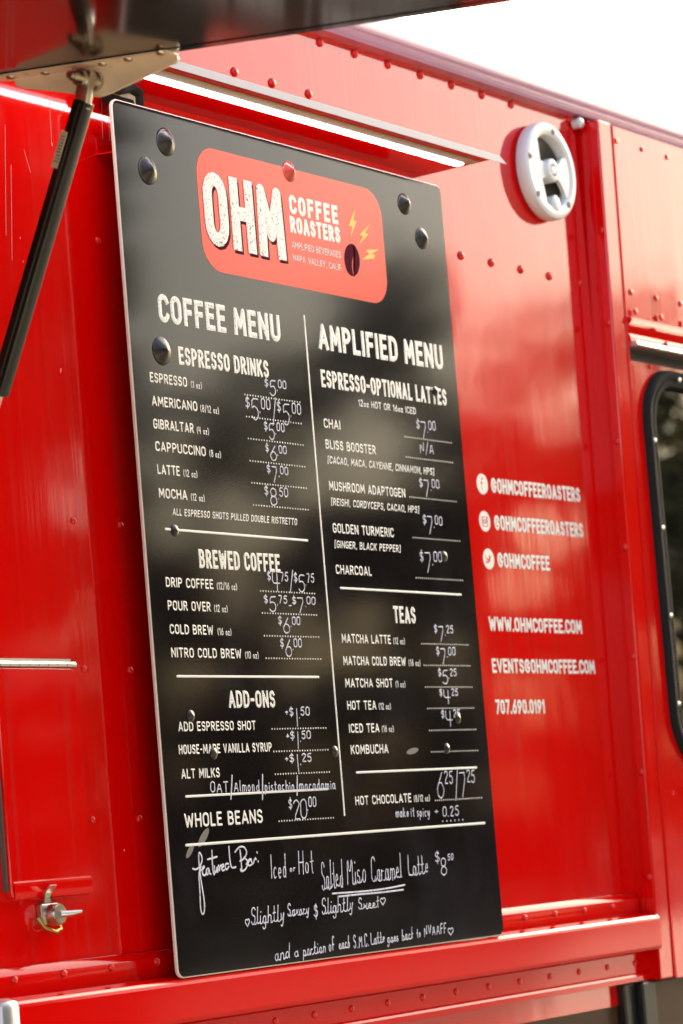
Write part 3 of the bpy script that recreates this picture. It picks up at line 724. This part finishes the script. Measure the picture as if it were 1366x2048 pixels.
# ------------------------------------------------------------------ the menu board
menu = empty('menu_board', (BW/2, YB, BZ))
tag(menu, 'large black menu board on the red rail with printed headings and handwritten prices', 'menu board')
bm = bmesh.new(); o0 = rrect(0, BW, BZ, BZ+BH, .013, 5); c_ = (.0017)
o1 = rrect(c_, BW-c_, BZ+c_, BZ+BH-c_, .0115, 5)
rb = [bm.verts.new((x, YB+.0048, z)) for x, z in o0]; rs = [bm.verts.new((x, YB+.0012, z)) for x, z in o0]; rf = [bm.verts.new((x, YB, z)) for x, z in o1]
n = len(rb); fe = []
for a, b in ((rb, rs), (rs, rf)):
    for k in range(n): fe.append(bm.faces.new((a[k], a[(k+1) % n], b[(k+1) % n], b[k])))
bm.faces.new(rb); ff = bm.faces.new(rf[::-1])
for f in fe: f.material_index = 1
bmobj('board_panel', bm, [M['board'], M['edge']], menu)
# bolt heads that hold it: wide cones above, small buttons below
def bolt_head(px, py, r_, hgt, material, par=menu):
    c = on_y(px, py, YB); bm = bmesh.new()
    lathe(bm, [(r_, -.001), (r_, .0008), (r_*.9, hgt*.2), (r_*.5, hgt*.6), (r_*.2, hgt*.93), (r_*.1, hgt*.99), (0, hgt)], (c.x, YB, c.z), 24)
    return bmobj('bolt_head', bm, material, par, smooth=60)
M['cap'] = mat('dark_bolt_cap', (.02, .017, .016), .28, spec=.45); bumpy(M['cap'], 70, .5, .003)
M['badgecap'] = mat('red_bolt_cap', (.5, .05, .035), .2, spec=.8)
for px, py, r_ in ((331, 284, .0205), (295, 341, .0205), (808, 408, .0175), (843, 477, .0175), (323, 702, .0205)): bolt_head(px, py, r_, .011, M['cap'])
bolt_head(578, 343, .016, .010, M['badgecap'])
for px, py in ((349, 1061), (381, 1432), (427, 1507), (669, 1503), (888, 1113), (915, 1437), (893, 1497), (870, 783)): bolt_head(px, py, .0085, .005, M['cap'])
# logo badge
bx0, bx1, bz0, bz1 = .184, .6615, BZ+1.0005, BZ+1.1835
bm = bmesh.new(); o0 = rrect(bx0, bx1, bz0, bz1, .043, 8)
a = [bm.verts.new((x, YB+.0002, z)) for x, z in o0]; b = [bm.verts.new((x, YB-.0003, z)) for x, z in o0]; n = len(a)
for k in range(n): bm.faces.new((a[k], a[(k+1) % n], b[(k+1) % n], b[k]))
bm.faces.new(b)
badge = bmobj('logo_badge', bm, M['badge'], menu)
YL = YB-.0003
p0 = on_y(413, 489, YL); x1 = x_at(573, p0.z, YL); ch = .1105
stO, swO = layout('OHM', x1-p0.x, ch, .19*ch, .10)
sh = [[(p0.x+x+.0042, p0.z+z-.0042) for x, z in q_] for q_ in stO]
ink('logo_shadow', sh, swO, YL-.0002, M['purple'], badge, square=True)
ink('logo_lettering', [[(p0.x+x, p0.z+z) for x, z in q_] for q_ in stO], swO, YL-.0008, M['worn'], badge, square=True)
printed(badge, 'logo_lettering', 'COFFEE', 579.5, 427, 677, 38, .23, 'print', YL, gap=.2)
printed(badge, 'logo_lettering', 'ROASTERS', 581, 464.5, 681, 33, .23, 'print', YL)
printed(badge, 'logo_lettering', 'AMPLIFIED BEVERAGES', 584, 495.5, 682, 13, .15, 'print', YL)
printed(badge, 'logo_lettering', 'NAPA VALLEY, CALIF.', 586, 521.5, 685, 13, .15, 'print', YL)
def flat(name, pts, Y, material, parent):
    n = len(pts); V = [(x, Y, z) for x, z in pts]+[(x, Y+.0006, z) for x, z in pts]
    Fs = [tuple(range(n))]+[(i, (i+1) % n, n+(i+1) % n, n+i) for i in range(n)]
    return mesh(name, V, Fs, material, parent)
bc = on_y(704, 520, YL); rz = on_y(704, 488, YL).z-bc.z; rx = x_at(719, bc.z, YL)-bc.x
def bean(side):
    slit = [(.16*rx+.13*rx*math.sin(t*PI*2+.4)+side*.09*rx, bc.z+rz*(1-2*t)) for t in [k/12 for k in range(13)]]
    out = [(bc.x+x+.1*(z-bc.z), z) for x, z in slit]
    a = arc(0, 0, rx, rz, 90, (90+180) if side < 0 else (90-180), 16)
    return out+[(bc.x+x+.1*z, bc.z+z) for x, z in a[::-1]][1:-1]
flat('coffee_bean', bean(-1), YL-.0006, M['purple'], badge); flat('coffee_bean', bean(1), YL-.0006, M['purple'], badge)
def lg(px, py):
    p = on_y(380+px/3.332, 280+py/3.332, YL); return (p.x, p.z)
for pts in ([(1098, 455), (1055, 570), (1080, 577), (1068, 652), (1108, 540), (1087, 536)], [(1196, 562), (1128, 632), (1152, 641), (1118, 702), (1187, 630), (1164, 617)],
            [(1256, 730), (1180, 731), (1174, 748), (1196, 757), (1145, 796), (1226, 791), (1230, 766), (1208, 760)]):
    flat('lightning_bolt', [lg(*q_) for q_ in pts], YL-.0006, M['yellow'], badge)
# printed lines: text, left, baseline, right, cap height (photo pixels on the board plane)
for s, a, b, c, d in (('COFFEE MENU', 318, 643.5, 562, 57), ('AMPLIFIED MENU', 638, 698, 887, 52)): printed(menu, 'menu_heading', s, a, b, c, d, .2, 'worn')
for s, a, b, c, d in (('ESPRESSO DRINKS', 358, 729, 538, 36), ('BREWED COFFEE', 399, 1136, 561, 38), ('ADD-ONS', 458, 1416, 551, 35), ('ESPRESSO-OPTIONAL LATTES', 643, 774, 894, 35), ('TEAS', 788, 1246, 832, 34)):
    printed(menu, 'section_heading', s, a, b, c, d, .185, 'worn')
ITEMS = [('ESPRESSO', 300, 764, 374.5, 20), ('AMERICANO', 304, 811, 395, 20), ('GIBRALTAR', 307, 857, 388, 20), ('CAPPUCCINO', 311, 902, 412, 20), ('LATTE', 315, 948, 360, 20), ('MOCHA', 318, 995.5, 375, 20),
 ('DRIP COFFEE', 332, 1174, 427, 20), ('POUR OVER', 336, 1220.5, 422, 20), ('COLD BREW', 340, 1268, 427, 20), ('NITRO COLD BREW', 343, 1315, 483, 20), ('ADD ESPRESSO SHOT', 357, 1463, 512, 19.5), ('HOUSE-MADE VANILLA SYRUP', 358, 1509, 544, 19.5), ('ALT MILKS', 363, 1558, 440, 20), ('WHOLE BEANS', 370, 1656, 526, 29),
 ('CHAI', 648, 855.5, 681, 19), ('BLISS BOOSTER', 651.5, 897.5, 752, 19), ('MUSHROOM ADAPTOGEN', 658.5, 980.5, 811, 19), ('GOLDEN TURMERIC', 666, 1065.5, 788, 19.5), ('CHARCOAL', 672, 1148, 744, 19),
 ('MATCHA LATTE', 684, 1286, 782, 18.5), ('MATCHA COLD BREW', 687, 1330.5, 812, 18.5), ('MATCHA SHOT', 691, 1375, 786, 18.5), ('HOT TEA', 695, 1420, 753, 18.5), ('ICED TEA', 698.5, 1466, 759, 18.5), ('KOMBUCHA', 702, 1509, 777, 19), ('HOT CHOCOLATE', 711, 1611, 823, 18.5)]
for s, a, b, c, d in ITEMS: printed(menu, 'item_lettering', s, a, b, c, d, .17)
for s, i, a, c in (('(1 oz)', 0, 382, 404), ('(8/12 oz)', 1, 401, 438), ('(4 oz)', 2, 394, 418), ('(8 oz)', 3, 419, 442), ('(12 oz)', 4, 367, 395), ('(12 oz)', 5, 382, 409.5), ('(12/16 oz)', 6, 434, 474.5), ('(12 oz)', 7, 428.5, 455.5), ('(16 oz)', 8, 435.5, 463), ('(10 oz)', 9, 490.5, 517.5),
                   ('(12 oz)', 19, 787, 810), ('(16 oz)', 20, 817.5, 841), ('(1 oz)', 21, 791.5, 811), ('(12 oz)', 22, 758, 782), ('(16 oz)', 23, 764, 788), ('(8/12 oz)', 25, 828, 860)):
    it = ITEMS[i]; z = on_y(it[1], it[2], YB).z; x = x_at(a, z, YB)
    d = Vector((x, YB, z))-CAM; yy = PPY-FPX*d.dot(UPV)/d.dot(FWD)
    printed(menu, 'size_lettering', s, a, yy, c, 15 if i < 14 else 14, .14)
for s, a, b, c, d in (('ALL ESPRESSO SHOTS PULLED DOUBLE RISTRETTO', 345, 1030.5, 594, 14.5), ('[CACAO, MACA, CAYENNE, CINNAMON, HPS]', 655, 926.5, 868, 15), ('[REISHI, CORDYCEPS, CACAO, HPS]', 662, 1010.5, 838, 15), ('[GINGER, BLACK PEPPER]', 669, 1095.5, 801, 15)):
    printed(menu, 'note_lettering', s, a, b, c, d, .17, slant=.16)
printed(menu, 'note_lettering', '12oz HOT OR 16oz ICED', 717, 812.5, 832, 14, .17)
def rule(x0, y0, x1, y1, wd):
    a = on_y(x0, y0, YB); b = on_y(x1, y1, YB)
    ink('divider_line', [[(a.x, a.z), (b.x, b.z)]], wd, YB-.0002, M['print'], menu)
for q_ in ((331, 1058, 615, 1081), (354, 1352.5, 637, 1354), (372, 1593, 655, 1578), (681, 1176, 922, 1189.5), (713, 1545, 953, 1535)): rule(*q_, .0034)
rule(372, 1690.5, 969, 1646, .0038); rule(608, 632, 689, 1630, .0036)
def dots(x0, y0, x1, y1, n=19, r_=.00135):
    a = on_y(x0, y0, YB); b = on_y(x1, y1, YB)
    ink('dotted_line', [[(a.x+(b.x-a.x)*k/(n-1), a.z), (a.x+(b.x-a.x)*k/(n-1)+1e-5, a.z)] for k in range(n)], 2*r_, YB-.0002, M['print'], menu)
for q_ in ((489.5, 789, 599.5, 805), (493, 833, 602, 849), (496.5, 877, 606, 891), (500, 921.5, 609.5, 934.5), (503.5, 965.5, 612.5, 978), (507, 1010, 616, 1021),
           (521, 1182, 629, 1187), (524.5, 1226, 633, 1231.5), (528.5, 1271.5, 637, 1275), (532, 1316.5, 641, 1318.5), (544, 1458, 651.5, 1456), (547.5, 1503, 655.5, 1500), (550.5, 1548.5, 658.5, 1544.5), (558, 1642.5, 666.5, 1635)): dots(*q_, 22)
for q_ in ((809.5, 873.5, 902, 885), (812, 914, 905, 925), (819.5, 994, 912, 1004), (826, 1075, 919, 1083), (832.5, 1155.5, 925, 1162), (843.5, 1287.5, 936, 1290), (848, 1330.5, 940, 1332), (851, 1374, 943.5, 1374), (855, 1417, 947, 1416), (859, 1461, 951, 1459), (863, 1504, 955, 1501), (871, 1601, 963, 1595)): dots(*q_, 24, .0013)
for q_ in (('$5.00', 530.6, 757, 569.5, 790), ('$5.00/$5.00', 493, 793, 598, 838), ('$5.00', 529.5, 843, 566, 878), ('$6.00', 532, 888, 570.5, 920), ('$7.00', 535, 930, 573.5, 963), ('$8._50', 530.6, 972, 573, 1010),
           ('$4.75/$5.75', 535.7, 1143, 625.5, 1180), ('$5.75-$7.00', 529, 1190, 628, 1222), ('$6.00', 557.6, 1233, 598, 1266), ('$6.00', 562, 1277, 601, 1313), ('+$1.50', 572, 1415, 617, 1450), ('+$1.50', 574, 1463, 619, 1496), ('+$1.25', 572, 1508.5, 620.6, 1543), ('$20.00', 579, 1597, 630, 1638),
           ('$7.00', 834.5, 839, 868.5, 876), ('$7.00', 840, 957, 876, 992), ('$7.00', 847.5, 1030, 882, 1067), ('$7.00', 841.5, 1102, 881, 1144), ('$7.25', 869.5, 1250, 904, 1282), ('$7.00', 874, 1294, 908.5, 1327), ('$5.25', 877.5, 1338, 911, 1368), ('$4.25', 880, 1378, 914, 1407), ('$4.25', 884, 1420, 918, 1452)): price(menu, *q_)
price(menu, '6_25/7_25', 875, 1543, 947, 1597)
hand(menu, 'N/A', 840, 907, 867, 909, 23)
def tag_hand(lines):
    for s, xl, yl, xr, yr, cap in lines:
        hand(menu, s, xl, yl, xr, yr, cap, xh=.62 if s in ('pistachio', 'macadamia', 'Almond', 'make it spicy') else .45,
             link=s in ('Salted', 'Miso', 'Caramel', 'Latte', 'Slightly', 'Savory', 'Sweet', 'portion', 'each', 'goes', 'back', 'and'), slant=.16 if s in ('Slightly', 'Savory', 'Sweet', 'and', 'portion', 'each', 'goes', 'back') else .07)
tag_hand([('OAT', 420, 1586, 456, 1584.5, 23), ('Almond', 467, 1584, 518, 1583, 24), ('pistachio', 529, 1582.5, 588, 1581, 21), ('macadamia', 598, 1581, 670, 1579, 22),
  ('make it spicy', 791, 1635, 859, 1633, 20), ('+', 869, 1632, 876, 1631.5, 16), ('0.25', 885, 1634, 917, 1632, 21),
  ('Iced', 542, 1759, 572, 1755, 50), ('or', 579, 1744, 590, 1742, 16), ('Hot', 597, 1750, 627, 1746, 48),
  ('Salted', 643, 1781, 685, 1774, 58), ('Miso', 694, 1771, 731, 1766, 60), ('Caramel', 742, 1766, 803, 1757, 52), ('Latte', 816, 1753, 856, 1747, 42),
  ('$', 870, 1727, 879, 1726, 25), ('8', 881, 1752, 893, 1750, 36), ('50', 895, 1722, 906, 1720, 14),
  ('~', 489, 1855, 499, 1853, 22), ('Slightly', 501, 1851, 567, 1842, 36), ('Savory', 574, 1834, 617, 1828, 27), ('&', 627, 1836, 635, 1835, 27), ('Slightly', 643, 1830, 705, 1821, 34), ('Sweet', 716, 1820, 757, 1815, 25), ('~', 759.5, 1812, 771, 1810, 21),
  ('and', 549, 1923, 578, 1917, 32), ('a', 588, 1915, 596, 1913, 26), ('portion', 605, 1913, 650, 1905, 28), ('of', 657, 1903, 668, 1901, 30), ('each', 677, 1899, 699, 1896, 26),
  ('S.M.C.', 707, 1898, 737, 1893, 28), ('Latte', 741, 1890, 769, 1885, 25), ('goes', 774, 1887, 796, 1882, 24), ('back', 803, 1882, 826, 1877, 24), ('to', 833, 1876, 841, 1874, 20), ('NVAAFF', 848, 1874, 892, 1866, 22), ('~', 895, 1872, 907, 1870, 21)])
def traced(pts_list, o, s):
    out = []
    for pts in pts_list:
        q_ = []
        for px, py in pts:
            p = on_y(o[0]+px/s, o[1]+py/s, YB); q_.append((p.x, p.z))
        out.append(chaikin(chaikin(q_)))
    ink('handwriting', out, .0026, YB-.0007, M['marker'], menu, h=.0003)
# the flourished opening words, and slashes and underlines, follow the writing itself
traced([[(650, 1225), (690, 1242), (745, 1195), (774, 1100), (735, 1012), (720, 1060), (735, 1250), (760, 1420), (797, 1640), (795, 1770), (770, 1802), (745, 1730), (740, 1500), (722, 1290), (752, 1200)],
        [(752, 1250), (795, 1215), (790, 1190), (768, 1215), (772, 1305), (800, 1312), (822, 1280)],
        [(850, 1225), (822, 1225), (815, 1285), (835, 1310), (855, 1225), (857, 1290), (875, 1290)], [(888, 1000), (893, 1180), (908, 1305), (922, 1285)], [(835, 1112), (950, 1078)],
        [(918, 1195), (922, 1275), (945, 1265), (955, 1190), (960, 1268)], [(970, 1185), (978, 1268), (984, 1200), (1008, 1180)],
        [(1005, 1230), (1040, 1190), (1025, 1165), (1008, 1200), (1015, 1255), (1045, 1240)],
        [(1092, 1165), (1060, 1160), (1050, 1215), (1072, 1245), (1098, 1200)], [(1098, 950), (1108, 1100), (1125, 1205), (1150, 1218), (1185, 1205)]], (280, 1540), 6.209)
traced([[(578, 868), (605, 832), (640, 830), (662, 870), (640, 915), (612, 930)], [(612, 855), (620, 930), (625, 1000)], [(640, 905), (668, 930), (655, 985), (620, 1004), (615, 985)], [(655, 950), (690, 915), (668, 920), (668, 965), (690, 955)],
        [(688, 915), (697, 962), (715, 905), (722, 918)], [(736, 930), (737, 935)], [(728, 868), (729, 873)],
        [(558, 345), (550, 505)], [(766, 340), (766, 508)], [(1003, 350), (1002, 478)]], (300, 1450), 3.415)
traced([[(150, 1152), (300, 1142), (450, 1128), (560, 1110), (645, 1092)], [(197, 1172), (350, 1155), (480, 1145), (635, 1125)]], (620, 1450), 3.415)
ink('handwriting', [[(q_.x, q_.z), (q_.x+1e-5, q_.z)] for q_ in [on_y(885+8*k, 1642.5-.6*k, YB) for k in range(6)]], .003, YB-.0007, M['marker'], menu, h=.0003)
# rubbed grey smears on the laminate
M['smear'] = mat('marker_smear', (.16, .15, .14), .35)
def smear(cx, cy, a, ln, wd):
    c = on_y(cx, cy, YB); pts = [(c.x+math.cos(R(t))*ln*math.cos(R(a))-math.sin(R(t))*wd*math.sin(R(a)), c.z+math.cos(R(t))*ln*math.sin(R(a))+math.sin(R(t))*wd*math.cos(R(a))) for t in range(0, 360, 20)]
    n = len(pts); mesh('marker_smear', [(x, YB-.0001, z) for x, z in pts], [tuple(range(n))], M['smear'], menu)
smear(407, 1675, 42, .018, .006); smear(380, 1702, 44, .013, .0045); smear(825, 1502, 8, .017, .0045)

# drip lines, scratches and chips in the wall paint left of the menu
M['scratch'] = mat('paint_scratch', (.7, .3, .28), .5)
for pts in ([(99, 200), (103, 288)], [(203, 205), (206, 300)], [(216, 215), (220, 296)], [(48, 300), (61, 345)], [(22, 330), (24, 520)], [(10, 250), (12, 470)]):
    ink('paint_scratch', [[(on_y(px, py, 0).x, on_y(px, py, 0).z) for px, py in pts]], .0007, -.0002, M['scratch'], truck, h=.0002)
for px, py, r_ in ((121, 741, .0042), (104, 289, .003), (40, 476, .002), (46, 523, .0018), (65, 1375, .002), (248, 1700, .002), (288, 2012, .002), (206, 301, .003)):
    p = on_y(px, py, 0); ink('paint_chip', [[(p.x, p.z-r_*.5), (p.x+r_*.2, p.z+r_*.5)]], r_*.55, -.0002, M['scratch'], truck, h=.0002)

# contact lettering on the wall
YW = -.0002
for s, a, b, c, d in (('@OHMCOFFEEROASTERS', 983, 985.5, 1161, 30), ('@OHMCOFFEEROASTERS', 989.5, 1060, 1167, 30), ('@OHMCOFFEE', 996, 1135, 1100, 30), ('WWW.OHMCOFFEE.COM', 979, 1262, 1164.5, 29), ('EVENTS@OHMCOFFEE.COM', 985, 1346, 1190.5, 29), ('707.690.0191', 992, 1428.5, 1090, 29)):
    printed(truck, 'contact_lettering', s, a, b, c, d, .2, 'print', YW, gap=.1)
for i, (px, py) in enumerate(((964.3, 968), (969.2, 1042.6), (977, 1118))):
    c = on_y(px, py, 0); r_ = on_y(px, py-20.5, 0).z-c.z
    bm = bmesh.new(); lathe(bm, [(r_, -.0002), (r_, .0004), (0, .0004)], (c.x, 0, c.z), 32); ic = bmobj('social_icon', bm, M['print'], truck)
    if i == 0: st = [[(.18, .55), (.05, .58), (-.02, .4), (-.02, -.6)], [(-.2, .12), (.18, .12)]]; sw_ = .2
    elif i == 1: st = [[(-.4, -.45), (-.45, .4), (-.4, .45), (.4, .45), (.45, .4), (.45, -.4), (.4, -.45), (-.4, -.45)], arc(0, 0, .2, .2, 0, 360), [(.26, .28), (.27, .28)]]; sw_ = .13
    else: st = [[(-.45, -.3), (-.1, -.3), (.2, -.05), (.3, .3)], [(.15, .3), (-.05, 0), (-.45, .3)], [(.1, .2), (.25, .25), (.45, .28)], [(-.2, -.15), (.1, .1)], [(-.3, .05), (0, -.1)]]; sw_ = .22
    ink('icon_mark', [[(c.x+x*r_, c.z+z*r_) for x, z in q_] for q_ in st], sw_*r_, -.0006, M['red'], ic)

# ------------------------------------------------------------------ the light above the menu
light = empty('strip_light', (.3, -.06, 2.7)); tag(light, 'long white strip light under a red shelf above the menu board', 'light')
FX0, FX1, FZ = -.9, .873, 2.701
bm = bmesh.new()
box(bm, FX0, FX1, -.131, -.0005, FZ, FZ+.002); box(bm, FX0, FX1, -.003, -.0008, FZ+.002, FZ+.03)
bmobj('shelf', bm, M['trim'], light)
bm = bmesh.new()
a = [(FX0, -.1325, FZ-.0005), (FX0, -.1325, FZ+.0115), (FX1+.028, -.1325, FZ+.0115), (FX1+.050, -.1325, FZ+.0005), (FX1+.002, -.1325, FZ-.0005)]
v1 = [bm.verts.new(p) for p in a]; v2 = [bm.verts.new((x, y+.0012, z)) for x, y, z in a]; n = len(a)
bm.faces.new(v1); bm.faces.new(v2[::-1])
for k in range(n): bm.faces.new((v1[k], v1[(k+1) % n], v2[(k+1) % n], v2[k]))
bmobj('front_lip', bm, M['lip'], light)
bm = bmesh.new(); box(bm, FX0, FX1-.013, -.1165, -.098, FZ-.0035, FZ-.0003, .001); bmobj('backing_tape', bm, M['tan'], light)
bm = bmesh.new(); box(bm, FX0, FX1-.027, -.0975, -.082, FZ-.0055, FZ-.0003, .0015); bmobj('led_strip', bm, M['led'], light)

# ------------------------------------------------------------------ the loudspeaker
SC = on_y(1104, 341, -.028); sx, sz = SC.x, SC.z
spk = empty('loudspeaker', (sx, 0, sz)); tag(spk, 'round white loudspeaker with open two spoke face on the red wall', 'loudspeaker')
bm = bmesh.new(); lathe(bm, [(.074, .0005), (.0855, .006), (.0868, .010), (.0868, .022), (.0845, .0268), (.080, .0282), (.069, .0282), (.0645, .0262), (.062, .021), (.062, .004)], (sx, 0, sz), 56)
bmobj('outer_ring', bm, M['white'], spk, smooth=35)
bm = bmesh.new(); lathe(bm, [(.0618, .010), (.056, .0125), (.050, .0095), (.02, .002), (0, .0015)], (sx, 0, sz), 40); bmobj('cone', bm, M['cone'], spk, smooth=40)
bm = bmesh.new()       # two broad side spokes flaring to the ring
for prof in ([(.0640*math.cos(R(a)), .0640*math.sin(R(a))) for a in range(128, 249, 8)]+[(-.0225, -.0585), (-.0330, -.0195), (-.018, -.013), (-.018, .010), (-.0350, .0140), (-.0385, .0505)],
             [(.0640*math.cos(R(a)), .0640*math.sin(R(a))) for a in range(-42, 32, 8)]+[(.0400, .0270), (.0240, .0120), (.015, .009), (.016, -.011), (.0290, -.0160), (.0410, -.0300)]):
    prof = [(sx+x, sz+z) for x, z in prof]
    va = [bm.verts.new((x, -.0262, z)) for x, z in prof]; vb = [bm.verts.new((x, -.0185, z)) for x, z in prof]; n = len(va)
    bm.faces.new(va); bm.faces.new(vb[::-1])
    for k in range(n): bm.faces.new((va[k], va[(k+1) % n], vb[(k+1) % n], vb[k]))
bmobj('spoke', bm, M['white'], spk)
bm = bmesh.new(); lathe(bm, [(.0205, .004), (.0212, .026), (.0198, .0305), (.016, .032), (.0115, .0318), (.0108, .0285), (.0095, .0282), (.007, .0315), (0, .0325)], (sx, 0, sz), 36); bmobj('tweeter', bm, M['white'], spk, smooth=40)
bm = bmesh.new(); lathe(bm, [(.0112, .0292), (.0096, .0292)], (sx, 0, sz), 30); bmobj('tweeter_slot', bm, M['seam'], spk)
bm = bmesh.new(); lathe(bm, [(.014, .012), (.014, .0285), (.011, .030), (0, .030)], (sx+.004, 0, sz-.058), 24); bmobj('cap_button', bm, M['white'], spk, smooth=40)
for a in (78, 168, 222, 312):
    bm = bmesh.new(); lathe(bm, [(.0058, .027), (.0055, .0293), (.0036, .0297), (0, .0286)], (sx+.0735*math.cos(R(a)), 0, sz+.0735*math.sin(R(a))), 12); bmobj('screw', bm, M['seal'], spk, smooth=40)
